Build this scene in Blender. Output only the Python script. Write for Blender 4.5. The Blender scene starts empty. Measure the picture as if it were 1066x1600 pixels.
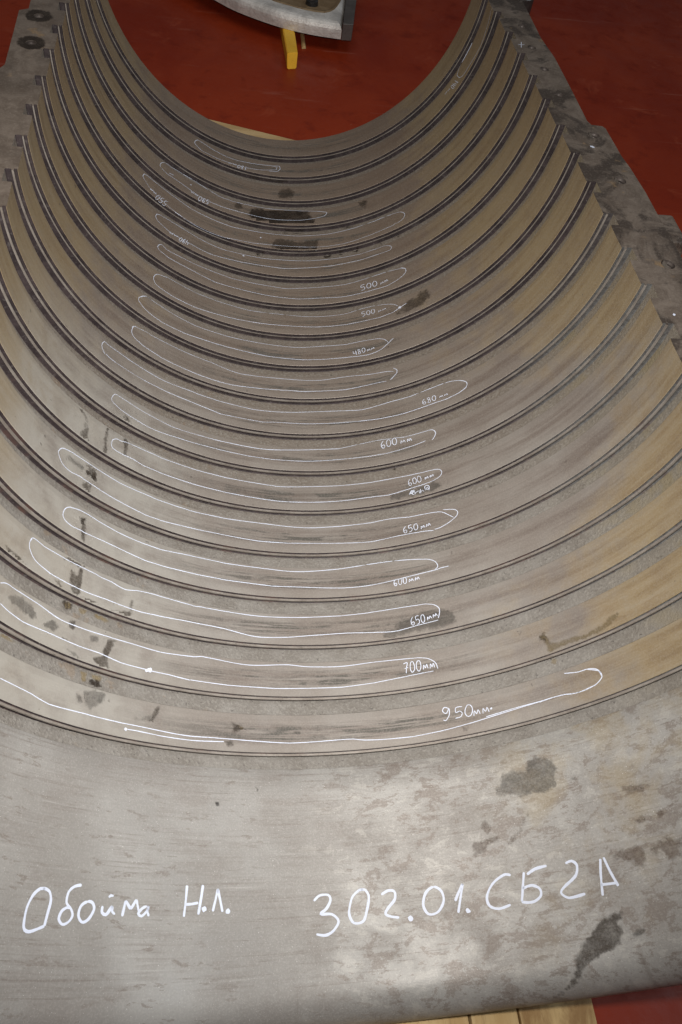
import bpy, bmesh, math, random
from mathutils import Vector, Matrix, noise
from mathutils.bvhtree import BVHTree
random.seed(7)
S = 0.434                       # metres per modelling unit (the bore radius at mid length is one unit)
scene = bpy.context.scene
COL = scene.collection

# ------------------------------------------------------------------ camera
F_PX, PITCH, YAW, ROLL = 1255.748, 0.92577, 0.29268, 0.240852
CAM = Vector((-0.4082077, -1.2196605, 1.4795497))
_f = Vector((math.sin(YAW)*math.cos(PITCH), math.cos(YAW)*math.cos(PITCH), -math.sin(PITCH)))
_r0 = Vector((math.cos(YAW), -math.sin(YAW), 0)); _u0 = _r0.cross(_f)
_c, _s = math.cos(ROLL), math.sin(ROLL)
_r = _c*_r0 + _s*_u0; _u = -_s*_r0 + _c*_u0
cd = bpy.data.cameras.new('camera'); cam = bpy.data.objects.new('camera', cd); COL.objects.link(cam)
cd.sensor_fit = 'VERTICAL'; cd.sensor_height = 36; cd.sensor_width = 24
cd.lens = F_PX/1600*36; cd.clip_start = 0.02; cd.clip_end = 60
M3 = Matrix((_r, _u, -_f)).transposed()
cam.matrix_world = Matrix.Translation(CAM*S) @ M3.to_4x4()
scene.camera = cam

# ------------------------------------------------------------------ light
world = bpy.data.worlds.new('World'); scene.world = world; world.use_nodes = True
bg = world.node_tree.nodes['Background']; bg.inputs[0].default_value = (0.90, 0.93, 1.0, 1); bg.inputs[1].default_value = 0.055
def lamp(name, kind, loc, target, energy, color, **kw):
    d = bpy.data.lights.new(name, kind); o = bpy.data.objects.new(name, d); COL.objects.link(o)
    o.location = loc; d.energy = energy; d.color = color
    o.rotation_euler = (Vector(target)-Vector(loc)).to_track_quat('-Z', 'Y').to_euler()
    for k, v in kw.items(): setattr(d, k, v)
    return o
# on-camera flash, a little above the lens, and soft hall light from overhead and a cool window light from the right onto the left wall
fl = CAM*S + _u*0.10
lamp('camera_flash', 'SPOT', fl, Vector((-0.20, 0.85, -0.9))*S, 98, (1.0, 0.955, 0.90), spot_size=math.radians(104), spot_blend=1.0, shadow_soft_size=0.03)
lamp('hall_light', 'AREA', (-0.6, 0.2, 4.2), (0, 0.3, -0.4), 42, (1.0, 0.95, 0.88), shape='RECTANGLE', size=3.0, size_y=4.0)
lamp('window_light', 'AREA', (3.2, 0.2, 2.9), (-0.35, 0.7, -0.5), 32, (0.80, 0.90, 1.0), shape='RECTANGLE', size=1.6, size_y=1.2)
vs = scene.view_settings
vs.view_transform = 'Standard'; vs.look = 'None'; vs.exposure = 0; vs.gamma = 1; vs.use_curve_mapping = False
scene.render.engine = 'CYCLES'

# ------------------------------------------------------------------ node helpers
class NT:
    def __init__(s, name):
        s.m = bpy.data.materials.new(name); s.m.use_nodes = True
        s.t = s.m.node_tree; s.n = s.t.nodes; s.b = s.n['Principled BSDF']
    def put(s, sock, v):
        if isinstance(v, bpy.types.NodeSocket): s.t.links.new(v, sock)
        elif isinstance(v, (tuple, list)) and len(v) == 3 and sock.type == 'RGBA': sock.default_value = (*v, 1)
        else: sock.default_value = v
    def math(s, op, a, b=0.0, c=0.0, clamp=False):
        n = s.n.new('ShaderNodeMath'); n.operation = op; n.use_clamp = clamp
        for i, v in enumerate((a, b, c)): s.put(n.inputs[i], v)
        return n.outputs[0]
    def mul(s, a, b): return s.math('MULTIPLY', a, b)
    def add(s, a, b): return s.math('ADD', a, b)
    def attr(s, name):
        n = s.n.new('ShaderNodeAttribute'); n.attribute_name = name; return n.outputs['Fac']
    def vec(s, x, y, z):
        n = s.n.new('ShaderNodeCombineXYZ')
        for i, v in enumerate((x, y, z)): s.put(n.inputs[i], v)
        return n.outputs[0]
    def obj(s):
        return s.n.new('ShaderNodeTexCoord').outputs['Object']
    def noise(s, vec, scale, detail=4, rough=0.55, dist=0.0):
        n = s.n.new('ShaderNodeTexNoise'); s.put(n.inputs['Vector'], vec)
        n.inputs['Scale'].default_value = scale; n.inputs['Detail'].default_value = detail
        n.inputs['Roughness'].default_value = rough; n.inputs['Distortion'].default_value = dist
        return n.outputs['Fac']
    def ss(s, v, a, b, lo=0.0, hi=1.0):
        n = s.n.new('ShaderNodeMapRange'); n.interpolation_type = 'SMOOTHSTEP'
        s.put(n.inputs[0], v); n.inputs[1].default_value = a; n.inputs[2].default_value = b
        n.inputs[3].default_value = lo; n.inputs[4].default_value = hi
        return n.outputs[0]
    def mix(s, fac, a, b, mode='MIX'):
        n = s.n.new('ShaderNodeMix'); n.data_type = 'RGBA'; n.blend_type = mode
        s.put(n.inputs[0], fac); s.put(n.inputs[6], a); s.put(n.inputs[7], b)
        return n.outputs[2]
    def bump(s, h, dist, strength=1.0, prev=None):
        n = s.n.new('ShaderNodeBump'); n.inputs['Strength'].default_value = strength; n.inputs['Distance'].default_value = dist
        s.put(n.inputs['Height'], h)
        if prev is not None: s.put(n.inputs['Normal'], prev)
        return n.outputs[0]
    def out(s, color, rough=0.5, metal=0.0, normal=None, spec=0.5, alpha=None):
        s.put(s.b.inputs['Base Color'], color); s.put(s.b.inputs['Roughness'], rough); s.put(s.b.inputs['Metallic'], metal)
        s.put(s.b.inputs['Specular IOR Level'], spec)
        if normal is not None: s.put(s.b.inputs['Normal'], normal)
        if alpha is not None: s.put(s.b.inputs['Alpha'], alpha)
        return s.m

# attributes on the casing: th (angle from the bottom, radians), yy (along the axis, units), tt (across a land)
def steel_common(k):
    th, yy, tt = k.attr('th'), k.attr('yy'), k.attr('tt')
    flow = k.vec(k.mul(th, 1.0), k.mul(yy, 1.0), 0.0)
    streak = k.vec(k.mul(th, 1.6), k.mul(yy, 26.0), 0.0)
    return th, yy, tt, flow, streak

def mat_land():
    k = NT('worn_bore_steel'); th, yy, tt, flow, streak = steel_common(k)
    big = k.noise(flow, 2.6, 5, 0.6, 0.4); med = k.noise(flow, 9, 5, 0.65, 0.3); st = k.noise(streak, 1.3, 6, 0.7, 0.2)
    st2 = k.noise(k.vec(k.mul(th, 4.0), k.mul(yy, 110.0), 1.7), 1.0, 5, 0.7)
    fine = k.noise(k.obj(), 420, 3, 0.7)
    c = k.mix(k.ss(big, 0.35, 0.68), (0.228, 0.200, 0.178), (0.280, 0.260, 0.240))
    # brown heat tint along the middle of every land, paler by the two edges
    band = k.mul(k.ss(tt, 0.10, 0.38), k.ss(tt, 0.95, 0.60))
    c = k.mix(k.mul(band, k.ss(st, 0.36, 0.66, 0.05, 0.75)), c, (0.132, 0.103, 0.088))
    # browner towards the far end: warm light there put into the colour
    c = k.mix(k.ss(k.add(yy, k.mul(big, 0.8)), 0.6, 2.7, 0.0, 0.70), c, (0.172, 0.116, 0.076))
    # yellow deposit high on both flanks
    ath = k.math('ABSOLUTE', th)
    rightish = k.ss(th, -0.2, 0.2)
    reach = k.add(k.mul(rightish, 0.10), k.ss(yy, 0.45, 1.45, -0.40, 0.16))
    reach = k.math('MAXIMUM', reach, k.mul(rightish, k.ss(yy, 0.5, 0.0, -0.3, 0.18)))
    yel = k.ss(k.add(k.add(ath, reach), k.mul(k.add(med, big), 0.85)), 1.66, 2.22)
    c = k.mix(k.mul(yel, k.ss(st, 0.25, 0.6, 0.60, 0.90)), c, k.mix(k.ss(k.add(k.mul(st, 0.6), k.mul(med, 0.4)), 0.40, 0.66), (0.315, 0.240, 0.130), (0.212, 0.150, 0.080)))
    # window sheen on the lower left, painted in as a paler tone
    pale = k.mul(k.ss(th, -0.25, -0.75), k.mul(k.ss(yy, 1.25, 0.55), k.ss(th, -1.5, -1.1)))
    c = k.mix(k.mul(pale, k.ss(med, 0.30, 0.62, 0.35, 0.9)), c, (0.350, 0.336, 0.308))
    # rub marks in the bottom of the bore
    rub = k.mul(k.mul(k.ss(th, -0.75, -0.1), k.ss(th, 0.62, 0.28)), k.mul(k.ss(tt, 0.18, 0.36), k.ss(tt, 0.80, 0.62)))
    c = k.mix(k.mul(rub, k.mul(k.ss(st2, 0.47, 0.57), k.ss(med, 0.40, 0.54, 0.25, 0.95))), c, (0.080, 0.074, 0.066))
    c = k.mix(k.mul(rub, k.ss(st2, 0.42, 0.30, 0.0, 0.35)), c, (0.34, 0.32, 0.29))
    # speckle and small dark specks
    c = k.mix(k.ss(fine, 0.40, 0.72, 0.0, 0.22), c, (0.42, 0.39, 0.35))
    spk = k.noise(k.obj(), 60, 3, 0.6)
    c = k.mix(k.ss(spk, 0.70, 0.76, 0.0, 0.55), c, (0.06, 0.05, 0.045))
    n = k.bump(fine, 0.0006, 0.35); n = k.bump(st2, 0.0006, 0.25, n)
    return k.out(c, k.ss(med, 0.3, 0.7, 0.46, 0.62), 0.22, n)

def mat_groove():
    k = NT('rough_groove_floor'); th, yy, tt, flow, streak = steel_common(k)
    med = k.noise(flow, 8, 5, 0.6, 0.2); fine = k.noise(k.obj(), 260, 4, 0.7); pit = k.noise(k.obj(), 240, 4, 0.6)
    c = k.mix(k.ss(med, 0.35, 0.65), (0.170, 0.155, 0.138), (0.225, 0.212, 0.195))
    c = k.mix(k.ss(yy, 0.1, 1.1, 0.0, 0.75), c, (0.175, 0.142, 0.112))
    c = k.mix(k.ss(fine, 0.45, 0.70, 0.0, 0.5), c, (0.33, 0.315, 0.29))
    c = k.mix(k.ss(pit, 0.60, 0.70, 0.0, 0.65), c, (0.060, 0.054, 0.050))
    c = k.mix(k.mul(k.ss(th, 0.8, 1.3), k.ss(med, 0.45, 0.65, 0.2, 0.8)), c, (0.21, 0.17, 0.10))
    rust = k.mul(k.ss(k.noise(flow, 14, 4, 0.6), 0.60, 0.68), k.ss(th, -0.25, -0.5))
    c = k.mix(k.mul(rust, 0.28), c, (0.22, 0.14, 0.07))
    n = k.bump(fine, 0.0016, 0.8); n = k.bump(pit, 0.0012, 0.5, n)
    return k.out(c, 0.68, 0.15, n)

def mat_wall():
    k = NT('dark_groove_wall'); th, yy, tt, flow, streak = steel_common(k)
    med = k.noise(k.vec(k.mul(th, 9.0), k.mul(yy, 6.0), 0.0), 1.5, 5, 0.7); fine = k.noise(k.obj(), 180, 4, 0.7)
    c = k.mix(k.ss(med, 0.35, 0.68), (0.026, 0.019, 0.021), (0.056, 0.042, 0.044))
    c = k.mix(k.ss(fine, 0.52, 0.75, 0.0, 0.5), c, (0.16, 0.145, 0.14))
    blue = k.mul(k.ss(th, 0.75, 1.15), k.ss(yy, 1.3, 0.8))
    c = k.mix(k.mul(blue, k.ss(fine, 0.3, 0.6, 0.30, 0.75)), c, (0.15, 0.155, 0.152))
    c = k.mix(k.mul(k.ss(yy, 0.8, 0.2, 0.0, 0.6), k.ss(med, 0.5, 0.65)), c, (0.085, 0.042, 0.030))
    return k.out(c, 0.62, 0.15, k.bump(fine, 0.0012, 0.6))

def mat_rib():
    k = NT('groove_rib_steel'); th, yy, tt, flow, streak = steel_common(k)
    med = k.noise(flow, 12, 4, 0.6); fine = k.noise(k.obj(), 300, 3, 0.6)
    c = k.mix(k.ss(med, 0.35, 0.65), (0.235, 0.205, 0.180), (0.320, 0.290, 0.260))
    c = k.mix(k.ss(fine, 0.55, 0.7, 0.0, 0.4), c, (0.09, 0.075, 0.07))
    return k.out(c, 0.5, 0.3, k.bump(fine, 0.0005, 0.4))

def mat_front():
    k = NT('stained_mouth_steel'); th, yy, tt, flow, streak = steel_common(k)
    big = k.noise(flow, 2.4, 4, 0.55, 0.4); med = k.noise(flow, 6.5, 8, 0.62, 0.4)
    ym = k.math('MAXIMUM', yy, -1.0)
    scr = k.noise(k.vec(k.mul(th, 2.2), k.mul(ym, 75.0), 0.0), 1.4, 6, 0.72, 0.3); fine = k.noise(k.obj(), 420, 3, 0.7)
    scr2 = k.noise(k.vec(k.mul(k.add(th, k.mul(yy, 0.35)), 7.0), k.mul(ym, 150.0), 4.0), 1.0, 4, 0.6, 0.2)
    c = k.mix(k.ss(big, 0.32, 0.68), (0.250, 0.238, 0.224), (0.335, 0.328, 0.315))
    c = k.mix(k.ss(k.add(k.mul(med, 0.5), k.mul(scr, 0.5)), 0.47, 0.60, 0.0, 0.45), c, (0.205, 0.184, 0.168))
    right = k.ss(k.add(th, k.mul(big, 0.5)), 0.10, 0.42, 0.0, 1.0)
    edge = k.noise(k.vec(k.mul(th, 1.0), k.mul(yy, 1.6), 3.0), 9.0, 15, 0.78, 0.25)
    c = k.mix(k.mul(k.mul(k.ss(edge, 0.525, 0.545), right), 0.60), c, (0.165, 0.134, 0.114))
    c = k.mix(k.mul(k.mul(k.ss(edge, 0.445, 0.425), k.ss(th, -0.25, 0.1)), 0.36), c, (0.455, 0.440, 0.410))
    e2 = k.noise(k.vec(k.mul(k.add(th, k.mul(yy, 0.55)), 0.8), k.mul(yy, 2.2), 8.0), 17.0, 12, 0.74, 0.2)
    c = k.mix(k.mul(k.mul(k.ss(e2, 0.575, 0.59), k.ss(big, 0.36, 0.52)), 0.52), c, (0.155, 0.124, 0.104))
    c = k.mix(k.ss(scr, 0.60, 0.66, 0.0, 0.40), c, (0.150, 0.125, 0.108))
    c = k.mix(k.ss(scr2, 0.65, 0.69, 0.0, 0.45), c, (0.130, 0.105, 0.090))
    c = k.mix(k.ss(scr, 0.40, 0.30, 0.0, 0.35), c, (0.44, 0.425, 0.40))
    c = k.mix(k.mul(k.ss(th, 0.36, 0.66), k.ss(k.add(med, k.mul(yy, 0.25)), 0.28, 0.55, 0.0, 0.40)), c, (0.33, 0.265, 0.150))
    c = k.mix(k.ss(fine, 0.42, 0.72, 0.0, 0.18), c, (0.56, 0.54, 0.51))
    glint = k.noise(k.obj(), 700, 2, 0.5)
    c = k.mix(k.ss(glint, 0.70, 0.76, 0.0, 0.7), c, (0.80, 0.79, 0.77))  # sparkle highlights painted into the base colour as pale specks
    n = k.bump(fine, 0.0006, 0.45); n = k.bump(scr, 0.0005, 0.4, n)
    return k.out(c, k.ss(med, 0.35, 0.65, 0.46, 0.60), 0.20, n, spec=0.4)

def mat_flange():
    k = NT('oily_flange_steel'); o = k.obj()
    big = k.noise(o, 9, 6, 0.62, 1.1); med = k.noise(o, 34, 5, 0.65, 0.5); fine = k.noise(o, 300, 3, 0.6)
    c = k.mix(k.ss(med, 0.3, 0.7), (0.088, 0.067, 0.052), (0.160, 0.130, 0.106))
    ox = k.n.new('ShaderNodeSeparateXYZ'); k.put(ox.inputs[0], o); right = k.ss(ox.outputs[0], -0.1, 0.1, 0.35, 1.0)
    c = k.mix(k.mul(right, k.ss(k.add(k.mul(big, 0.72), k.mul(med, 0.28)), 0.47, 0.555, 0.0, 0.90)), c, (0.040, 0.030, 0.024))
    c = k.mix(k.ss(k.noise(o, 20, 4, 0.6), 0.62, 0.70, 0.0, 0.55), c, (0.24, 0.155, 0.075))
    c = k.mix(k.ss(fine, 0.5, 0.75, 0.0, 0.25), c, (0.30, 0.26, 0.22))
    return k.out(c, k.ss(big, 0.45, 0.6, 0.60, 0.45), 0.10, k.bump(fine, 0.0008, 0.4))

def mat_plain(name, ca, cb, scale=20, rough=0.6, metal=0.0, bump=0.0, grain=None):
    k = NT(name); o = k.obj()
    if grain:
        mp = k.n.new('ShaderNodeMapping'); mp.inputs['Scale'].default_value = grain; k.put(mp.inputs[0], o); o = mp.outputs[0]
    n1 = k.noise(o, scale, 6, 0.65, 0.4); n2 = k.noise(o, scale*9, 3, 0.6)
    c = k.mix(k.ss(n1, 0.35, 0.65), ca, cb)
    c = k.mix(k.ss(n2, 0.55, 0.75, 0.0, 0.35), c, tuple(x*0.5 for x in ca))
    return k.out(c, rough, metal, k.bump(n2, bump, 0.6) if bump else None)

def mat_paint_floor():
    k = NT('red_floor_paint'); o = k.obj()
    big = k.noise(o, 2.1, 6, 0.6, 0.6); med = k.noise(o, 12, 6, 0.65, 0.3); fine = k.noise(o, 190, 3, 0.6)
    c = k.mix(k.ss(big, 0.35, 0.68), (0.225, 0.022, 0.006), (0.295, 0.038, 0.011))
    c = k.mix(k.ss(med, 0.52, 0.70, 0.0, 0.5), c, (0.13, 0.012, 0.006))
    c = k.mix(k.ss(k.noise(o, 5, 9, 0.7, 0.8), 0.58, 0.66, 0.0, 0.4), c, (0.36, 0.07, 0.03))
    mp = k.n.new('ShaderNodeMapping'); mp.inputs['Scale'].default_value = (1, 14, 1); mp.inputs['Rotation'].default_value = (0, 0, 0.5); k.put(mp.inputs[0], o)
    c = k.mix(k.ss(k.noise(mp.outputs[0], 2.2, 6, 0.7, 0.4), 0.62, 0.70, 0.0, 0.4), c, (0.36, 0.12, 0.08))
    c = k.mix(k.ss(k.noise(o, 30, 8, 0.72), 0.66, 0.74, 0.0, 0.35), c, (0.40, 0.20, 0.14))
    c = k.mix(k.ss(fine, 0.74, 0.80, 0.0, 0.5), c, (0.5, 0.33, 0.22))
    return k.out(c, k.ss(med, 0.3, 0.7, 0.28, 0.55), 0.0, k.bump(med, 0.003, 0.35), spec=0.22)

def mat_marker():
    k = NT('white_marker_paint'); o = k.obj()
    n = k.noise(o, 520, 4, 0.75); n2 = k.noise(o, 60, 3, 0.6); w = k.attr('ink')
    a = k.ss(k.add(k.add(k.mul(n, 1.3), k.mul(n2, 0.5)), w), 1.08, 1.80)
    return k.out((0.62, 0.67, 0.80), 0.5, 0.0, spec=0.4, alpha=a)

def mat_stain(name, col, strength, rough):
    k = NT(name); d = k.attr('dd'); o = k.obj()
    n = k.noise(o, 90, 6, 0.65, 0.3); n2 = k.noise(o, 340, 3, 0.6); n3 = k.noise(o, 40, 3, 0.6)
    e = k.ss(k.add(d, k.mul(k.add(n, -0.5), 3.4)), -0.30, 0.75)
    a = k.mul(e, k.mul(k.ss(k.add(n2, n3), 0.70, 1.25, 0.50, 1.0), strength))
    return k.out(col, rough, 0.0, alpha=a, spec=0.4)

M = dict(land=mat_land(), groove=mat_groove(), wall=mat_wall(), rib=mat_rib(), front=mat_front(), flange=mat_flange(),
    outer=mat_plain('cast_outer_steel', (0.12, 0.10, 0.085), (0.17, 0.15, 0.13), 14, 0.7, 0.1, 0.002),
    hole=mat_plain('oily_hole', (0.05, 0.04, 0.036), (0.12, 0.10, 0.09), 60, 0.45, 0.3),
    floor=mat_paint_floor(), marker=mat_marker(),
    wood=mat_plain('raw_pine', (0.50, 0.33, 0.14), (0.62, 0.45, 0.22), 3.0, 0.7, 0, 0.001, (14, 1.5, 14)),
    woodx=mat_plain('raw_pine_cross', (0.42, 0.28, 0.13), (0.55, 0.40, 0.21), 3.0, 0.7, 0, 0.001, (1.5, 14, 14)),
    wood_brown=mat_plain('stained_pine', (0.30, 0.17, 0.06), (0.60, 0.42, 0.19), 3.4, 0.65, 0, 0.001, (9, 3.0, 9)),
    yellow=mat_plain('yellow_painted_wood', (0.80, 0.41, 0.018), (0.88, 0.50, 0.035), 9, 0.5, 0, 0.001),
    silver=mat_plain('bare_cast_metal', (0.50, 0.47, 0.44), (0.80, 0.77, 0.73), 11, 0.45, 0.20, 0.004),
    joint=mat_plain('machined_joint_face', (0.10, 0.088, 0.082), (0.15, 0.135, 0.125), 14, 0.5, 0.3, 0.001),
    pocket=mat_plain('oily_brown_pocket', (0.20, 0.13, 0.065), (0.30, 0.21, 0.12), 16, 0.5, 0.1, 0.002),
    bolt=mat_plain('black_bolt_steel', (0.03, 0.028, 0.028), (0.07, 0.065, 0.06), 40, 0.35, 0.5),
    oil_grey=mat_stain('grey_damp_stain', (0.080, 0.075, 0.068), 0.50, 0.5),
    oil_brown=mat_stain('brown_oil_stain', (0.052, 0.040, 0.030), 0.66, 0.4),
    bloom=mat_stain('rust_bloom_film', (0.150, 0.112, 0.088), 0.60, 0.6),
    oil_dark=mat_stain('dark_oil_stain', (0.022, 0.016, 0.012), 0.82, 0.3),
    rust=mat_stain('ochre_deposit', (0.27, 0.20, 0.09), 0.50, 0.7),
    ochre=mat_stain('pale_brown_residue', (0.170, 0.130, 0.070), 0.55, 0.6))

# ------------------------------------------------------------------ object helpers
def empty(name, loc, **kw):
    o = bpy.data.objects.new(name, None); COL.objects.link(o); o.location = Vector(loc)*S
    tag(o, **kw); return o
def tag(o, label=None, cat=None, group=None, kind=None):
    for k, v in (('label', label), ('category', cat), ('group', group), ('kind', kind)):
        if v: o[k] = v
    return o
def mesh_obj(name, verts, faces, mats, parent=None, attrs=None, mi=None, smooth=None):
    me = bpy.data.meshes.new(name); me.from_pydata([Vector(v)*S for v in verts], [], faces)
    for m in (mats if isinstance(mats, (list, tuple)) else [mats]): me.materials.append(m)
    if mi: me.polygons.foreach_set('material_index', mi)
    if smooth is not None: me.polygons.foreach_set('use_smooth', smooth)
    for k, v in (attrs or {}).items():
        a = me.attributes.new(k, 'FLOAT', 'POINT'); a.data.foreach_set('value', v)
    me.update(); o = bpy.data.objects.new(name, me); COL.objects.link(o)
    if parent is not None:
        o.parent = parent; o.matrix_parent_inverse = Matrix.Translation(-parent.location)
    return o
def bm_obj(name, bm, mats, parent=None, smooth=False):
    bmesh.ops.recalc_face_normals(bm, faces=bm.faces[:])
    me = bpy.data.meshes.new(name)
    for v in bm.verts: v.co *= S
    for f in bm.faces: f.smooth = smooth
    bm.to_mesh(me); bm.free()
    for m in (mats if isinstance(mats, (list, tuple)) else [mats]): me.materials.append(m)
    o = bpy.data.objects.new(name, me); COL.objects.link(o)
    if parent is not None:
        o.parent = parent; o.matrix_parent_inverse = Matrix.Translation(-parent.location)
    return o
def box_bm(x0, x1, y0, y1, z0, z1, bev=0.006, seg=2, jit=0.0):
    bm = bmesh.new(); bmesh.ops.create_cube(bm, size=1)
    for v in bm.verts:
        v.co = Vector((x0 if v.co.x < 0 else x1, y0 if v.co.y < 0 else y1, z0 if v.co.z < 0 else z1))
        v.co += Vector((random.uniform(-1, 1), random.uniform(-1, 1), 0))*jit
    if bev: bmesh.ops.bevel(bm, geom=bm.edges[:], offset=bev, segments=seg, affect='EDGES', profile=0.6)
    return bm
def ray(px, py):
    return (_f + _r*((px-533)/F_PX) - _u*((py-800)/F_PX)).normalized()

# ------------------------------------------------------------------ floor
FZ = -1.32
n = 24; vs_, fs_ = [], []
for i in range(n+1):
    for j in range(n+1): vs_.append((-40+80*i/n, -30+80*j/n, FZ))
for i in range(n):
    for j in range(n): a = i*(n+1)+j; fs_.append((a, a+n+1, a+n+2, a+1))
tag(mesh_obj('floor', vs_, fs_, M['floor']), 'red painted workshop floor', None, None, 'structure')

# ------------------------------------------------------------------ the casing half
YS = [2.8192, 2.6351, 2.4428, 2.2519, 2.0649, 1.8783, 1.6854, 1.4945, 1.3064, 1.1172, 0.9277, 0.7429, 0.5572, 0.3654, 0.1775, 0.0013, -0.1759, -0.3507]
RS = [0.9196, 0.9262, 0.9381, 0.9481, 0.9556, 0.9654, 0.9717, 0.9786, 0.9872, 0.9927, 1.0, 1.0083, 1.0151, 1.0166, 1.0169, 1.0308, 1.0524, 1.0885]
NR = 18; DEP = 0.0385
casing = empty('casing_half', (0, 0.9, FZ+0.1), label='long grey steel half casing with ring grooves and white handwriting inside its bore', cat='machine casing')
# profile from the far rim to the mouth: (y, r, material of the strip that follows, tt)
LAND, GROOVE, WALL, RIB, FRONT, OUTER = range(6)
prof = []
def P(y, r, m, t=0.5): prof.append((y, r, m, t))
P(2.985, 0.925, OUTER); P(2.985, 0.912, LAND, 0.9); P(2.978, 0.905, LAND, 0.9)
rl = 0.903; yl = 2.978
for i in range(NR):
    y, R = YS[i], RS[i]
    L = R-DEP if i else 0.884
    w = 0.064 if i < 14 else 0.064-0.005*(i-13)
    rland = RS[i]-DEP
    # land i runs from the lip of groove i-1 (or the rim) down to the wall of groove i
    y0 = yl
    P(y0-0.0015, rland+0.0015, LAND, 1.0)
    for q in range(1, 6):
        P(y0+(y-y0)*q/6, rland, LAND, 1-q/6)
    P(y+0.0012, rland, LAND, 0.0)
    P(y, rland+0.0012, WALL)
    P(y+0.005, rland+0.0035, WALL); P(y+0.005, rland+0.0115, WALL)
    if i < 9: P(y-0.0030, rland+0.0120, RIB)
    else: P(y+0.0005, rland+0.0118, RIB)
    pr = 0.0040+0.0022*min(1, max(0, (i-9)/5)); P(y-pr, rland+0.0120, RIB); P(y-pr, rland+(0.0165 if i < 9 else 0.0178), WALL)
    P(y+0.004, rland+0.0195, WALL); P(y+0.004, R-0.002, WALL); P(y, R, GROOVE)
    P(y-w+0.001, R, GROOVE)
    nxt = RS[i+1]-DEP if i < NR-1 else RS[i]-0.012
    P(y-w, nxt+0.002, LAND if i < NR-1 else FRONT)
    yl = y-w
rF = RS[-1]-0.012
P(yl-0.003, rF, FRONT, 0)
for q in range(1, 8): P(yl+(-1.0-yl)*q/7, rF+0.010*q/7, FRONT)
for q in range(1, 9):
    a = q/8*math.pi/2; P(-1.0-0.098*math.sin(a), rF+0.010+0.098*(1-math.cos(a)), FRONT)
P(-1.098, 1.215, OUTER); P(-1.05, 1.222, OUTER); P(-0.6, 1.20, OUTER); P(0.2, 1.135, OUTER); P(1.0, 1.09, OUTER); P(2.0, 1.05, OUTER); P(2.985, 1.01, OUTER)
NT_ = 220
verts, faces, mi, sm = [], [], [], []; A = dict(th=[], yy=[], tt=[])
# sharp edges: every profile strip has its own pair of vertex rows, so creases stay crisp and attributes stay per strip
np_ = len(prof)
for k in range(np_):
    y0, r0, m, t0 = prof[k]; y1, r1, _, t1 = prof[(k+1) % np_]
    if m == LAND and k+1 < np_ and prof[k+1][2] in (WALL,) : t1 = 0.0
    share = m == FRONT and k and prof[k-1][2] == FRONT
    if share:
        prev = base; base = len(verts)
        for j in range(NT_+1):
            th = -math.pi/2 + math.pi*j/NT_
            verts.append((r1*math.sin(th), y1, -r1*math.cos(th))); A['th'].append(th); A['yy'].append(y1); A['tt'].append(t1)
        pv = (lambda j: prev+j) if was else (lambda j: prev+2*j+1)
        for j in range(NT_):
            faces.append((pv(j), base+j, base+j+1, pv(j+1))); mi.append(m); sm.append(True)
        was = True; continue
    was = False
    base = len(verts)
    for j in range(NT_+1):
        th = -math.pi/2 + math.pi*j/NT_
        for (yy, rr, tt) in ((y0, r0, t0), (y1, r1, t1)):
            w_ = 0.0
            if m in (GROOVE,):
                w_ = 0.0006*noise.noise(Vector((th*30, yy*20, 1)))
            verts.append((rr*math.sin(th), yy+w_, -rr*math.cos(th))); A['th'].append(th); A['yy'].append(yy); A['tt'].append(tt)
    for j in range(NT_):
        a = base+2*j; faces.append((a, a+1, a+3, a+2)); mi.append(m); sm.append(True)
shell = mesh_obj('casing_shell', verts, faces, [M['land'], M['groove'], M['wall'], M['rib'], M['front'], M['outer']], casing, A, mi, sm)
bvh_v = verts; bvh_f = list(faces); bvh_m = list(mi)

# joint flanges, one along each edge of the bore
HOLES_R = [(0.9957, 2.5138, .019), (0.992, 2.3169, .019), (1.002, 2.1294, .019), (1.009, 1.9223, .020), (1.0745, 1.6331, .023), (1.0862, 1.3313, .023), (1.1031, 0.8543, .024), (1.11, 0.40, .024), (1.12, -0.05, .024), (1.19, -0.5, .024)]
HOLES_L = [(-1.0073, 2.1242, .0175), (-1.0096, 1.9126, .0175), (-1.02, 2.40, .022), (-1.09, 1.50, .023), (-1.09, 1.0, .023), (-1.10, 0.5, .023), (-1.12, 0.0, .023), (-1.19, -0.5, .023)]
OUT_R = [(1.062, 2.985), (1.062, 2.70), (1.060, 2.42), (1.078, 2.24), (1.079, 1.9555), (1.077, 1.735), (1.0864, 1.709), (1.132, 1.706), (1.141, 1.690), (1.146, 1.50), (1.156, 1.42), (1.165, 1.266), (1.165, 1.15), (1.1687, 0.89), (1.175, 0.62), (1.20, 0.55), (1.30, 0.5), (1.31, -0.98)]
OUT_L = [(1.052, 2.985), (1.051, 2.247), (1.050, 2.176), (1.0815, 2.155), (1.079, 1.995), (1.076, 1.742), (1.0885, 1.716), (1.14, 1.70), (1.15, 1.45), (1.165, 1.2), (1.17, 0.62), (1.30, 0.5), (1.31, -0.98)]
inner = [(r, y) for (y, r, m, t) in prof if y > -0.985 and m != OUTER]
FT = 0.13
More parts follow.
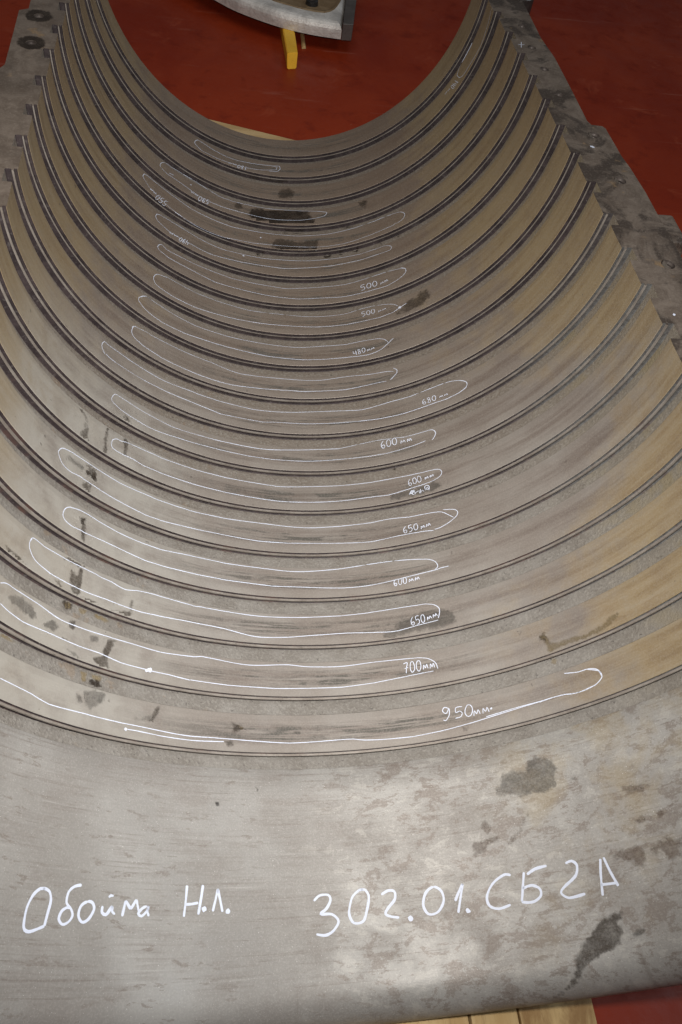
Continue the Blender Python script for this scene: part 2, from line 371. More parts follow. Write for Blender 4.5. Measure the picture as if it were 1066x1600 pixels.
for side, holes, outl in ((1, HOLES_R, OUT_R), (-1, HOLES_L, OUT_L)):
    bm = bmesh.new()
    ring = [(side*x, y) for x, y in inner] + [(side*(inner[-1][0]), -0.985)] + [(side*x, y) for x, y in reversed(outl)]
    vsr = [bm.verts.new((x, y, 0)) for x, y in ring]
    eds = [bm.edges.new((vsr[i], vsr[(i+1) % len(vsr)])) for i in range(len(vsr))]
    nin = len(inner)
    hl = []
    for hx, hy, hr in holes:
        hv = [bm.verts.new((hx+hr*math.cos(a), hy+hr*math.sin(a), 0)) for a in [2*math.pi*q/28 for q in range(28)]]
        for i in range(28): eds.append(bm.edges.new((hv[i], hv[(i+1) % 28])))
    bmesh.ops.triangle_fill(bm, use_beauty=True, use_dissolve=False, edges=eds)
    for f in bm.faces:
        if f.normal.z < 0: f.normal_flip()
    nf0 = len(bm.faces)
    # outer side walls and underside
    side_v = vsr[nin:]; low = [bm.verts.new(v.co - Vector((0, 0, FT))) for v in side_v]
    for i in range(len(side_v)-1): bm.faces.new((side_v[i], low[i], low[i+1], side_v[i+1]))
    top = bm.copy()
    for v in bm.verts: bvh_v = bvh_v
    bm.verts.index_update(); b0 = len(bvh_v)
    bvh_v = bvh_v + [tuple(v.co) for v in bm.verts]
    for f in bm.faces: bvh_f.append(tuple(b0+v.index for v in f.verts)); bvh_m.append(9)
    top.free()
    fo = bm_obj('joint_flange', bm, M['flange'], casing)
    # bm_obj recalculates normals; two-sided shading makes either orientation fine
    for hx, hy, hr in holes:
        hb = bmesh.new(); N = 28; rows = []
        prof_h = [(hr, 0.0)] + [(hr*(0.90 if q % 2 else 0.98), -0.006-0.006*q) for q in range(6)] + [(hr*0.94, -0.09)]
        for rr, zz in prof_h: rows.append([hb.verts.new((hx+rr*math.cos(2*math.pi*q/N), hy+rr*math.sin(2*math.pi*q/N), zz)) for q in range(N)])
        for a, b in zip(rows, rows[1:]):
            for q in range(N): hb.faces.new((a[q], a[(q+1) % N], b[(q+1) % N], b[q]))
        hb.faces.new(rows[-1])
        bm_obj('bolt_hole', hb, M['hole'], fo).matrix_parent_inverse = Matrix.Identity(4)
    if side < 0:
        for hx, hy, hr in holes[:2]:
            vv, ff, dd = [], [], []; N = 36; rr_ = [0.0182, 0.024, 0.034, 0.044, 0.054, 0.062]
            for q_, r_ in enumerate(rr_):
                for q in range(N): vv.append((hx+r_*math.cos(2*math.pi*q/N), hy+r_*math.sin(2*math.pi*q/N), 0.0012)); dd.append((0.050-r_)/0.010)
            for q_ in range(len(rr_)-1):
                for q in range(N): ff.append((q_*N+q, q_*N+(q+1) % N, (q_+1)*N+(q+1) % N, (q_+1)*N+q))
            so = mesh_obj('spot_face', vv, ff, M['oil_dark'], fo, dict(dd=dd)); so.matrix_parent_inverse = Matrix.Identity(4)
    if side > 0:
        lb = box_bm(1.155, 1.232, 0.985, 1.150, -0.30, -0.006, 0.01)
        bm_obj('lifting_lug', lb, M['flange'], casing)
        lb = bmesh.new(); bmesh.ops.create_cone(lb, cap_ends=True, segments=32, radius1=0.055, radius2=0.055, depth=0.16, matrix=Matrix.Translation((1.075, 2.83, -0.07)))
        bmesh.ops.bevel(lb, geom=lb.edges[:], offset=0.004, segments=1, affect='EDGES')
        bm_obj('dowel_boss', lb, M['bolt'], casing)
BVH = BVHTree.FromPolygons([Vector(v) for v in bvh_v], bvh_f)
def hit(px, py):
    loc, nor, idx, d = BVH.ray_cast(CAM, ray(px, py))
    if loc is None: return None
    if nor.dot(ray(px, py)) > 0: nor = -nor
    return loc, nor, bvh_m[idx], d

# ------------------------------------------------------------------ oil stains (thin films lying on the steel)
def inside(p, poly):
    c = False; x, y = p; j = len(poly)-1
    for i in range(len(poly)):
        xi, yi = poly[i]; xj, yj = poly[j]
        if (yi > y) != (yj > y) and x < (xj-xi)*(y-yi)/(yj-yi)+xi: c = not c
        j = i
    return c
def pdist(p, poly):
    best = 1e9; x, y = p
    for i in range(len(poly)):
        ax, ay = poly[i]; bx, by = poly[(i+1) % len(poly)]
        dx, dy = bx-ax, by-ay; L = dx*dx+dy*dy or 1e-9
        t = max(0, min(1, ((x-ax)*dx+(y-ay)*dy)/L)); best = min(best, math.hypot(x-ax-t*dx, y-ay-t*dy))
    return best if inside(p, poly) else -best
def zm(ox, oy, sc, pts): return [(ox+x/sc, oy+y/sc) for x, y in pts]
def ell(cx, cy, rx, ry, a0=90, sweep=-370, sl=0.12):
    return [(cx+rx*math.cos(math.radians(a0+sweep*i/12))+sl*ry*math.sin(math.radians(a0+sweep*i/12)), cy+ry*math.sin(math.radians(a0+sweep*i/12))) for i in range(13)]
STAINS = [
 ('oil_grey', zm(740, 1160, 3.27, [(105,240),(130,210),(150,180),(150,155),(200,140),(260,145),(275,95),(310,75),(360,78),(405,95),(428,130),(425,200),(420,230),(360,262),(300,265),(240,278),(190,280),(130,268)]), 7),
 ('oil_brown', zm(840, 1400, 4.717, [(115,755),(150,720),(220,670),(260,580),(280,500),(300,400),(330,340),(400,280),(440,190),(500,150),(560,118),(620,125),(632,160),(600,190),(630,230),(635,290),(610,350),(560,390),(480,440),(400,490),(360,530),(310,600),(280,650),(200,710),(140,757)]), 7),
 ('oil_grey', zm(840, 1400, 4.717, [(695,285),(730,250),(780,235),(800,250),(780,280),(720,305)]), 5),
 ('oil_grey', zm(580, 900, 5.92, [(80,540),(130,495),(230,480),(235,440),(300,420),(360,380),(450,330),(520,300),(600,300),(680,310),(760,330),(785,380),(780,440),(700,470),(600,490),(500,510),(380,530),(300,550),(200,575),(120,590)]), 6),
 ('oil_grey', zm(580, 660, 6.66, [(185,780),(210,750),(350,715),(500,670),(640,620),(710,620),(730,670),(640,720),(500,760),(380,790),(260,820),(200,815)]), 5),
 ('oil_brown', zm(540, 410, 5.33, [(385,425),(440,405),(500,340),(560,300),(600,285),(620,240),(670,228),(712,240),(708,280),(660,330),(590,385),(510,420),(420,435)]), 5),
 ('oil_dark', zm(370, 300, 3.807, [(70,120),(110,95),(430,110),(440,140),(465,165),(465,200),(300,215),(150,200),(70,155)]), 5),
 ('oil_brown', zm(370, 300, 3.807, [(206,300),(240,280),(320,283),(370,298),(430,290),(490,283),(480,320),(478,345),(300,349),(206,342)]), 4),
 ('oil_dark', zm(370, 300, 3.807, [(206,330),(478,330),(478,352),(206,352)]), 3),
 ('oil_brown', zm(210, 210, 3.331, [(742,310),(758,288),(800,280),(833,298),(828,327),(790,337),(752,330)]), 4),
 ('oil_brown', zm(210, 210, 3.331, [(515,370),(530,352),(560,358),(568,380),(540,395),(520,388)]), 4),
 ('oil_brown', zm(370, 300, 3.807, [(720,60),(760,45),(780,70),(760,100),(725,90)]), 5),
 ('oil_grey', zm(0, 860, 4.1, [(535,900),(600,890),(682,908),(665,980),(620,990),(580,1022),(542,990)]), 5),
 ('oil_grey', zm(0, 860, 4.1, [(480,930),(520,920),(530,970),(490,980)]), 6),
 ('oil_grey', zm(0, 860, 4.1, [(40,300),(90,275),(150,305),(215,355),(245,440),(200,435),(130,390),(75,335)]), 6),
 ('oil_grey', zm(0, 860, 4.1, [(280,470),(330,445),(388,490),(350,518),(290,498)]), 5),
 ('oil_brown', zm(0, 860, 4.1, [(445,190),(458,110),(472,108),(478,160),(498,150),(515,105),(535,110),(522,200),(505,300),(470,300),(455,240)]), 4),
 ('oil_brown', zm(0, 860, 4.1, [(412,38),(440,40),(520,88),(545,105),(500,105),(430,62)]), 3),
 ('oil_grey', zm(0, 860, 4.1, [(570,540),(645,545),(620,595),(578,598)]), 4),
 ('oil_brown', zm(0, 860, 4.1, [(690,575),(745,575),(700,660),(695,765),(630,745),(595,690),(650,670)]), 4),
 ('oil_grey', zm(0, 860, 4.1, [(432,632),(490,660),(545,725),(490,705)]), 4),
 ('oil_brown', zm(0, 860, 4.1, [(690,375),(780,388),(820,385),(838,315),(850,315),(855,400),(835,445),(715,412)]), 4),
 ('oil_brown', zm(0, 860, 4.1, [(340,180),(380,200),(400,240),(420,260),(620,330),(640,355),(600,350),(420,290),(380,235)]), 4),
 ('oil_dark', zm(0, 860, 4.1, [(400,275),(520,318),(660,372),(780,420),(830,438),(830,452),(700,415),(600,385),(500,340),(400,295)]), 3),
 ('oil_dark', zm(0, 860, 4.1, [(540,725),(690,770),(690,795),(540,760)]), 3),
 ('oil_brown', zm(0, 860, 4.1, [(400,310),(470,330),(460,380),(410,385)]), 4), ('oil_brown', zm(0, 860, 4.1, [(445,440),(490,450),(470,510),(440,490)]), 4),
 ('rust', zm(0, 860, 4.1, [(410,335),(450,330),(460,370),(425,380)]), 3), ('rust', zm(0, 860, 4.1, [(505,370),(560,380),(545,410),(510,405)]), 3),
 ('rust', zm(0, 860, 4.1, [(600,395),(660,420),(700,455),(680,470),(610,430)]), 3),
 ('rust', zm(0, 860, 4.1, [(515,775),(560,780),(550,840),(525,840)]), 3), ('rust', zm(0, 860, 4.1, [(580,790),(665,810),(640,840),(590,825)]), 3),
 ('oil_dark', zm(0, 860, 4.1, [(570,820),(640,840),(660,880),(600,880),(575,850)]), 6),
 ('rust', zm(0, 860, 4.1, [(0,520),(30,535),(120,600),(60,580),(0,545)]), 3),
 ('oil_brown', zm(0, 860, 4.1, [(20,0),(50,0),(185,130),(180,150),(150,120),(60,40)]), 3),
 ('oil_brown', zm(0, 660, 3.2, [(0,600),(30,610),(110,690),(180,770),(300,850),(290,862),(160,780),(90,700)]), 3),
 ('oil_dark', zm(80, 620, 6.66, [(358,765),(380,760),(420,792),(450,800),(485,790),(468,872),(430,850),(400,820),(358,800)]), 4),
 ('oil_brown', zm(80, 620, 6.66, [(370,700),(490,765),(465,895),(440,905),(430,850),(360,800)]), 6),
 ('oil_grey', zm(80, 620, 6.66, [(130,600),(200,620),(360,740),(350,775),(250,715),(160,650)]), 5),
 ('oil_brown', zm(80, 620, 6.66, [(335,880),(405,905),(395,1025),(310,1000)]), 6), ('oil_dark', zm(80, 620, 6.66, [(315,970),(395,1010),(390,1030),(310,1050)]), 4),
 ('oil_brown', zm(80, 620, 6.66, [(295,1240),(365,1265),(372,1345),(350,1545),(328,1550),(308,1340)]), 5),
 ('oil_dark', zm(80, 620, 6.66, [(300,1255),(360,1270),(350,1340),(310,1320)]), 4),
 ('oil_dark', zm(80, 620, 6.66, [(140,1440),(360,1540),(360,1570),(140,1470)]), 3),
 ('oil_brown', zm(80, 620, 6.66, [(245,70),(285,112),(340,135),(372,220),(392,330),(382,410),(415,505),(320,445),(308,320),(350,335),(352,180),(258,122)]), 4),
 ('oil_dark', zm(80, 620, 6.66, [(310,430),(420,500),(570,600),(570,620),(420,525),(310,455)]), 3),
 ('oil_brown', zm(80, 620, 6.66, [(575,305),(602,318),(592,400),(572,605),(532,600),(555,450)]), 4),
 ('oil_brown', zm(80, 620, 6.66, [(748,415),(802,445),(800,500),(775,635),(752,610)]), 4),
 ('oil_dark', zm(80, 620, 6.66, [(545,115),(600,140),(655,180),(640,190),(545,135)]), 3),
 ('oil_brown', zm(80, 620, 6.66, [(760,190),(840,220),(840,300),(770,260)]), 5),
 ('oil_brown', zm(180, 1080, 3.553, [(222,95),(252,78),(245,112),(210,172),(188,165)]), 4),
 ('oil_brown', zm(180, 1080, 3.553, [(638,165),(700,188),(725,210),(650,238)]), 5), ('rust', zm(180, 1080, 3.553, [(680,190),(720,200),(700,218)]), 3),
 ('oil_brown', zm(180, 1080, 3.553, [(608,275),(650,268),(655,303),(615,310)]), 5), ('oil_grey', zm(180, 1080, 3.553, [(990,225),(1030,220),(1030,240),(1000,240)]), 3),
 ('oil_grey', zm(180, 1080, 3.553, [(120,150),(190,140),(200,160),(130,170)]), 8),
 ('ochre', zm(780, 920, 3.727, [(222,280),(258,250),(292,290),(300,320),(400,290),(500,262),(600,208),(640,165),(700,140),(660,205),(600,248),(500,303),(400,325),(322,362),(290,385),(268,310)]), 4),
 ('oil_brown', zm(780, 920, 3.727, [(225,282),(258,255),(285,285),(270,310),(235,298)]), 4),
 ('rust', zm(780, 920, 3.727, [(300,400),(340,405),(335,445),(305,435)]), 3),
 ('oil_dark', [(336,1253),(342,1253),(343,1259),(337,1260)], 2.5), ('oil_brown', [(399,1230),(406,1233),(402,1238)], 3),
 ('oil_dark', [(615,730),(620,731),(618,735),(614,734)], 2), ('oil_dark', [(400,395),(412,392),(416,398),(402,400)], 3),
 ('oil_dark', zm(370, 300, 3.807, [(515,375),(580,368),(560,392),(520,395)]), 3), ('oil_dark', zm(370, 300, 3.807, [(605,350),(640,345),(630,378),(608,375)]), 3),
 ('oil_dark', zm(370, 300, 3.807, [(680,340),(725,330),(720,358),(685,362)]), 3), ('oil_dark', zm(370, 300, 3.807, [(290,222),(400,225),(380,248),(280,245)]), 4),
 ('oil_dark', zm(370, 300, 3.807, [(630,205),(690,190),(690,205),(640,222)]), 3), ('oil_dark', zm(370, 300, 3.807, [(840,300),(870,290),(865,315)]), 3),
 ('oil_dark', zm(370, 300, 3.807, [(930,262),(970,250),(965,270)]), 3), ('oil_brown', zm(210, 210, 3.331, [(600,215),(800,240),(780,252),(600,235)]), 4),
 ('bloom', zm(740, 1160, 3.27, [(750,230),(800,215),(880,215),(920,205),(880,245),(790,265)]), 6),
 ('bloom', zm(740, 1160, 3.27, [(935,505),(1000,485),(1066,488),(1066,585),(1000,600),(960,560),(930,575),(900,545)]), 9),
 ('bloom', zm(740, 1160, 3.27, [(770,545),(850,520),(885,510),(885,570),(870,640),(830,655),(800,610),(720,600),(690,570)]), 9),
 ('bloom', zm(740, 1160, 3.27, [(815,385),(860,375),(880,400),(850,420),(820,410)]), 6), ('bloom', zm(740, 1160, 3.27, [(930,360),(960,345),(1000,360),(950,385)]), 5),
 ('bloom', zm(740, 1160, 3.27, [(0,520),(70,480),(160,480),(100,515),(0,600)]), 8), ('bloom', zm(740, 1160, 3.27, [(165,520),(220,450),(290,350),(250,440),(190,525)]), 6),
 ('bloom', zm(740, 1160, 3.27, [(30,430),(60,380),(90,430),(70,470)]), 7), ('oil_grey', zm(740, 1160, 3.27, [(485,190),(505,178),(537,188),(515,200)]), 4),

]
# material of each film is thin and weak for the rust bloom patches on the mouth
NAMES = dict(oil_grey='damp_stain', oil_brown='oil_stain', oil_dark='oil_pool', rust='rust_deposit', ochre='residue_stain', bloom='rust_bloom')
for mname, poly, soft in STAINS:
    xs = [p[0] for p in poly]; ysx = [p[1] for p in poly]; pad = soft*1.6
    x0, x1, y0, y1 = min(xs)-pad, max(xs)+pad, min(ysx)-pad, max(ysx)+pad
    st = max(1.2, min(4.0, (x1-x0)/10, (y1-y0)/10)); nx = int((x1-x0)/st)+1; ny = int((y1-y0)/st)+1
    d = dict(v=[], f=[], dd=[]); idx = {}
    def getv(i, j):
        if (i, j) not in idx:
            px, py = x0+i*st, y0+j*st; h = hit(px, py)
            if h is None: idx[(i, j)] = None
            else:
                loc, nor, m, dist = h; idx[(i, j)] = (len(d['v']), m, dist)
                d['v'].append(loc+nor*0.0007); d['dd'].append(pdist((px, py), poly)/soft)
        return idx[(i, j)]
    for i in range(nx):
        for j in range(ny):
            q = [getv(*ij) for ij in ((i, j), (i+1, j), (i+1, j+1), (i, j+1))]
            if any(a is None for a in q): continue
            if len({a[1] for a in q}) > 1 or max(a[2] for a in q)-min(a[2] for a in q) > 0.035*st: continue
            if max(d['dd'][a[0]] for a in q) < -1.5: continue
            d['f'].append(tuple(a[0] for a in q))
    par = list(range(len(d['v'])))
    def find(a):
        while par[a] != a: par[a] = par[par[a]]; a = par[a]
        return a
    for f in d['f']:
        for a in f[1:]: par[find(a)] = find(f[0])
    comps = {}
    for f in d['f']: comps.setdefault(find(f[0]), []).append(f)
    for fs2 in comps.values():
        if len(fs2) < 5: continue
        used = sorted({a for f in fs2 for a in f}); mp_ = {a: i for i, a in enumerate(used)}
        if max(d['dd'][a] for a in used) < 0: continue
        mesh_obj(NAMES[mname], [d['v'][a] for a in used], [tuple(mp_[a] for a in f) for f in fs2], M[mname], casing, dict(dd=[d['dd'][a] for a in used]), None, [True]*len(fs2))

# ------------------------------------------------------------------ white marker lines and writing
def catmull(p, step=2.5):
    if len(p) < 3: 
        (x0, y0), (x1, y1) = p[0], p[-1]; n_ = max(1, int(math.hypot(x1-x0, y1-y0)/step))
        return [(x0+(x1-x0)*i/n_, y0+(y1-y0)*i/n_) for i in range(n_+1)]
    closed = math.hypot(p[0][0]-p[-1][0], p[0][1]-p[-1][1]) < 1.0
    q = ([p[-2]] if closed else [p[0]]) + list(p) + ([p[1]] if closed else [p[-1]]); out = []
    for i in range(1, len(q)-2):
        a, b, c, e = q[i-1:i+3]; L = math.hypot(c[0]-b[0], c[1]-b[1]); n_ = max(1, int(L/step))
        for k in range(n_):
            t = k/n_; o = []
            for x in range(2):
                m0 = (c[x]-a[x])/2; m1 = (e[x]-b[x])/2
                lim = L*0.9; m0 = max(-lim, min(lim, m0)); m1 = max(-lim, min(lim, m1))
                o.append((2*t**3-3*t**2+1)*b[x]+(t**3-2*t**2+t)*m0+(-2*t**3+3*t**2)*c[x]+(t**3-t**2)*m1)
            out.append(tuple(o))
    out.append(p[-1]); return out
WS = 0.53
def ribbon(buf, pts, w, ink, step=2.5, smooth=True):
    """pts in photo pixels, laid onto the steel; w in metres."""
    w *= (WS*(0.66 if 0.0029 < w < 0.005 else 0.74 if 0.0023 < w <= 0.0029 else 1.0))/S; pp = catmull(pts, step) if smooth else pts
    segs, cur = [], []
    for p in pp:
        h = hit(*p)
        if h is None or (cur and (abs(h[3]-cur[-1][3]) > 0.10)):
            if len(cur) > 1: segs.append(cur)
            cur = []
        if h is not None: cur.append((*h, p))
    if len(cur) > 1: segs.append(cur)
    ph = random.uniform(0, 100)
    for s in segs:
        rows = []; acc = 0
        for i, (loc, nor, m, d_, p) in enumerate(s):
            a = s[max(0, i-1)][0]; b = s[min(len(s)-1, i+1)][0]; t = (b-a)
            if t.length < 1e-7: t = Vector((1, 0, 0))
            t.normalize(); side = nor.cross(t).normalized()
            wob = 1+0.30*noise.noise(Vector((p[0]*0.06, p[1]*0.06, ph)))+0.12*noise.noise(Vector((p[0]*0.4, p[1]*0.4, ph+9)))
            if i in (0, len(s)-1): wob *= 0.6
            kk = ink+0.12*noise.noise(Vector((p[0]*0.03, p[1]*0.03, ph+4)))
            b0 = len(buf['v'])
            for sgn, e in ((-0.5, -0.10), (0, 0.05), (0.5, -0.10)):
                buf['v'].append(loc+nor*0.0012+side*(sgn*w*wob)); buf['ink'].append(kk+e)
            rows.append(b0)
        for a, b in zip(rows, rows[1:]):
            buf['f'] += [(a, a+1, b+1, b), (a+1, a+2, b+2, b+1)]
def dot(buf, p, r, ink=1.0):
    h = hit(*p)
    if h is None: return
    loc, nor, m, d_ = h; r /= S; t = nor.orthogonal().normalized(); b = nor.cross(t); b0 = len(buf['v'])
    buf['v'].append(loc+nor*0.0014); buf['ink'].append(ink)
    for q in range(10):
        a = 2*math.pi*q/10; rr = r*random.uniform(0.75, 1.15)
        buf['v'].append(loc+nor*0.0014+t*rr*math.cos(a)+b*rr*math.sin(a)); buf['ink'].append(ink)
    for q in range(10): buf['f'].append((b0, b0+1+q, b0+1+(q+1) % 10))
GL = {'0': [ell(.32, .5, .26, .48)], '1': [[(.15, .68), (.38, 1.0), (.30, 0)]],
 '4': [[(.12, .95), (.08, .45), (.55, .48)], [(.52, .95), (.46, 0)]],
 '5': [[(.58, 1), (.18, .97), (.12, .55), (.38, .62), (.52, .40), (.40, .08), (.05, .02)]],
 '6': [[(.50, 1), (.22, .75), (.08, .30), (.25, .02), (.50, .20), (.42, .46), (.12, .34)]],
 '7': [[(.08, .92), (.55, .97), (.36, .5), (.25, 0)], [(.14, .46), (.56, .54)]],
 '8': [[(.5, .88), (.28, 1), (.14, .78), (.44, .42), (.46, .12), (.22, 0), (.08, .2), (.40, .60), (.5, .88)]],
 '9': [[(.50, .85), (.25, 1), (.10, .72), (.30, .52), (.50, .85), (.46, .4), (.22, .03), (.05, .08)]],
 'м': [[(.05, 0), (.16, .52), (.30, .16), (.46, .54), (.56, .05)]]}
def write(buf, txt, p0, p1, h, w, ink=1.0):
    """txt from p0 to p1 (photo pixels, along its baseline), digits h pixels tall."""
    dx, dy = p1[0]-p0[0], p1[1]-p0[1]; L = math.hypot(dx, dy); dx /= L; dy /= L; ux, uy = dy, -dx
    tot = sum(0.72 for _ in txt); adv = L/(len(txt)*0.72)
    x = 0.0
    for ch in txt:
        for stq in GL[ch]:
            pts = []
            for gx, gy in stq:
                a = x+gx*adv+random.uniform(-.015, .015)*h; b = gy*h+random.uniform(-.02, .02)*h
                pts.append((p0[0]+dx*a+ux*b, p0[1]+dy*a+uy*b))
            ribbon(buf, pts, w, ink, 0.8)
        x += 0.72*adv
def note(name, label, strokes, texts=(), dots=()):
    buf = dict(v=[], f=[], ink=[])
    for pts, w, ink in strokes:
        if ink < 0.85: ink += 0.32; w *= 1.12
        ribbon(buf, pts, w*0.001, ink)
    for a in texts: write(buf, *a)
    for p, r in dots: dot(buf, p, r*0.001)
    o = mesh_obj(name, buf['v'], buf['f'], M['marker'], casing, dict(ink=buf['ink']))
    o['label'] = label; return o
B_, N_, T_ = 1.0, 0.75, 0.55     # ink: bold, normal, thin
z = zm
note('marker_outline', 'open white marker line with 950 мм on the nearest land', [
  ([(0,1060),(50,1085),(75,1100),(135,1116),(180,1127.5),(231,1138),(287,1149),(335,1153),(377,1156.5),(445,1161),(480,1160),(507,1158),(549,1155),(571,1156.5),(605,1155),(647,1151)], 3.2, .92),
  ([(647,1151),(701,1139.5),(752,1125),(803,1109),(850,1095),(880,1086),(904,1082),(931,1070)], 2.6, .62),
  ([(760,1120),(803,1107),(850,1094.5),(880,1085.5)], 1.8, .6),
  ([(880,1085.5),(904,1082),(931,1070),(941,1057),(934,1046.5),(921,1045),(904,1050),(882,1052.5)], 3.4, 1.0), ([(918,1046),(936,1048.5),(941,1057)], 4.6, 1.0),
  ([(195,1139),(220,1143.5),(250,1150),(300,1157),(350,1159)], 1.9, .6)],
  [('9', (692,1127), (710,1124), 21, .0028), ('5', (711,1123), (728,1120.5), 17, .0028), ('0', (727,1121), (743,1118.5), 19, .0028), ('мм', (740,1119), (768,1112), 15, .0028)], [((196,1139.3),2.2),((768,1107),1.6)])
note('marker_outline', 'white marker loop with 700 мм', [
  ([(0,911),(9,911.5),(19,918),(62.5,946),(94,968),(131,983),(172,996),(212.5,1008),(250,1019),(300,1026),(320,1027),(385,1039),(450,1039),(480,1042),(533,1041.5),(583,1035)], 3.4, .95),
  ([(583,1035),(648,1028.5),(668,1029),(680,1035),(684.5,1045)], 3.0, .95),
  ([(0,943),(12.5,955),(34,971),(78,990),(119,1008),(156,1021),(187,1035),(231,1047),(266,1055),(297,1063)], 3.4, .95),
  ([(297,1062.5),(350,1070),(400,1074),(440,1076),(533,1074),(583,1067.5)], 2.4, .68), ([(583,1067.5),(633,1057.5),(678,1048.5)], 2.4, .5)],
  [('700', (632,1053), (661,1048), 17, .0028), ('мм', (661,1046.5), (682,1043), 13, .0026)], [((234,1047.3),3.6),((229,1048),2.4)])
note('marker_outline', 'white marker loop with 650 мм on the dark damp stain', [
  ([(46,847.5),(51,840.6),(69,854),(103,874),(150,897.5),(175,910),(195,921),(219,924),(250,932),(300,946),(320,950),(400,962.5),(470,965),(533,962.5)], 3.4, .95),
  ([(533,962.5),(583,956.5),(658,945),(678,945),(686,950),(687,958),(685,966)], 3.0, .95),
  ([(51,840.6),(46,847.5),(47,860),(56,877),(78,896),(125,921),(169,938),(212.5,954),(250,963),(300,972.5),(350,982.5),(400,995),(450,996)], 3.4, .95),
  ([(450,996),(533,990),(583,988.5),(618,986.5),(650,978),(685,969)], 2.6, .72)],
  [('650', (643,978.5), (667,972), 13, .0027), ('мм', (668,969.5), (686,962), 9, .0026)])
note('marker_outline', 'white marker loop with 600 мм written below its line', [
  ([(98,804),(100,797),(105,793),(112.5,793.5),(131,800.6),(156,816),(187.5,833.5),(219,847.5),(250,858.5),(300,869),(350,880),(425,890),(470,893.5),(533,889),(573,882.5),(623,876),(668,874),(680,877.5),(684.5,885),(680,890)], 3.4, .98),
  ([(100,797),(98,804),(101.5,813),(112.5,822.5),(131,832),(172,850.6),(219,872.5),(250,883.5),(300,896),(350,906),(425,916)], 3.4, .98),
  ([(425,916),(533,919),(583,914),(633,902.5),(683,890),(701.5,884.5)], 2.8, .85)],
  [('600', (616,916.5), (638,911), 10, .0024), ('мм', (639,910), (658,905), 8, .0022)])
note('marker_outline', 'white marker loop with 650 мм and a doubled right end', [
  ([(91,709),(91,705),(94,701.5),(100,701),(119,711.5),(150,732),(187.5,755),(234,775.6),(266,788),(300,799),(350,810),(425,820),(480,825),(533,822.5)], 3.4, 1.0),
  ([(533,822.5),(580,817),(610,811),(640,808),(664,803.4),(682,800.4),(691,800.4),(700,804),(709,808.6)], 2.8, .95),
  ([(692.6,796.6),(704.6,796),(712,796.6),(715.6,801),(712,808),(700,817.6),(688,824.4),(679,827.4)], 1.9, .7),
  ([(91,709),(97,724),(109,736.5),(131,749),(172,775.6),(219,800.6),(250,813),(300,825.6),(350,836),(400,845),(450,849)], 3.2, .95),
  ([(450,849),(533,849),(580,846.6),(617.5,838.7),(655,831.6),(677.6,829)], 2.6, .85)],
  [('650', (631,834), (656,827), 10, .0025), ('мм', (658,827), (675,821), 8, .0024)])
note('marker_outline', 'white marker loop with 600 мм and a scribbled-out figure under it', [
  ([(174,693.5),(176,687.5),(182,686),(191,690),(200,692.5),(222.6,702.6),(250,715),(300,732.5),(350,746),(425,759),(460,761),(533,759),(580,754),(610,748.6),(640,743),(662.6,738),(677.6,734.3),(686.6,733.6),(690.7,737.3),(688,744),(677.6,751),(662.6,757),(640,764),(610,773),(580,777),(533,783),(480,785),(425,782),(350,769),(300,756),(250,739),(222.6,727),(207.6,717.6),(191,710),(180.6,704),(175,699),(174,693.5)], 2.4, .78),
  ([(640,773),(643,767),(647,766),(645,771),(641,772),(647,768),(650,771),(646,773),(642,769),(649,767)], 3.2, 1.0), ([(650,770),(655,767),(656,771),(660,766),(663,768)], 2.6, .95), ([(658,771),(657,764)], 2.2, .9), ([(665,766),(664,760),(670,759),(671,764),(666,765),(668,761),(671,766)], 3.2, 1.0)],
  [('600', (639,760), (661,752), 10, .0025), ('мм', (664,750), (680,743.5), 6, .0022)] +
  [])
note('marker_outline', 'thin white marker loop with bold 600 мм', [
  ([(174,623),(176,619),(179,616),(184,618)], 2.4, .9), ([(184,618),(218,640),(269,667),(336,687.5)], 1.6, .42),
  ([(336,687.5),(404,701),(460,703.5),(530,701.5)], 2.0, .65), ([(530,701.5),(580,690.5),(614.5,685),(632.6,683),(652,678),(670,672.8)], 1.6, .45),
  ([(670,672.8),(676,671.7),(680.6,675),(680,681),(675.4,687.8)], 2.0, .75),
  ([(174,622),(176,628),(188,640),(235,669),(286,687),(336,701),(387,712.6)], 2.2, .72), ([(387,712.6),(425,718),(480,721),(533,718),(580,712.8),(607,708),(631,701.3),(647.6,696),(665.6,688.8)], 1.7, .48)],
  [('600', (596,701.5), (623,694), 11, .0032), ('мм', (626,693.5), (646,688.5), 8, .003)])
note('marker_outline', 'white marker loop with 680 мм, the longest of the middle ones', [
  ([(164,554),(159,542),(160,536),(163,533.7),(167.5,538),(201,562),(252,593),(302.6,613),(336,625),(387,638),(421,643),(460,644.5),(540,642)], 2.4, .82),
  ([(540,642),(568,640),(605.7,629.5),(643,619),(671,608),(699.5,597.6),(720,594.8),(729.5,597.6),(728.6,605),(718,613.6),(699.5,623),(671,633),(634,645.5),(596,654),(559,658.6)], 2.0, .70),
  ([(559,658.6),(530,661),(480,662.5),(430,660),(404,658.6),(346.5,647.5)], 1.6, .5), ([(346,647.5),(303,630),(262,613),(225,594.5)], 1.8, .62), ([(225,594.5),(201,580),(181,567)], 1.5, .35), ([(181,567),(171,559),(165,553)], 2.0, .7)],
  [('680', (661,633), (684,624.5), 8, .0020), ('мм', (687,622), (702,617), 5, .0019)])
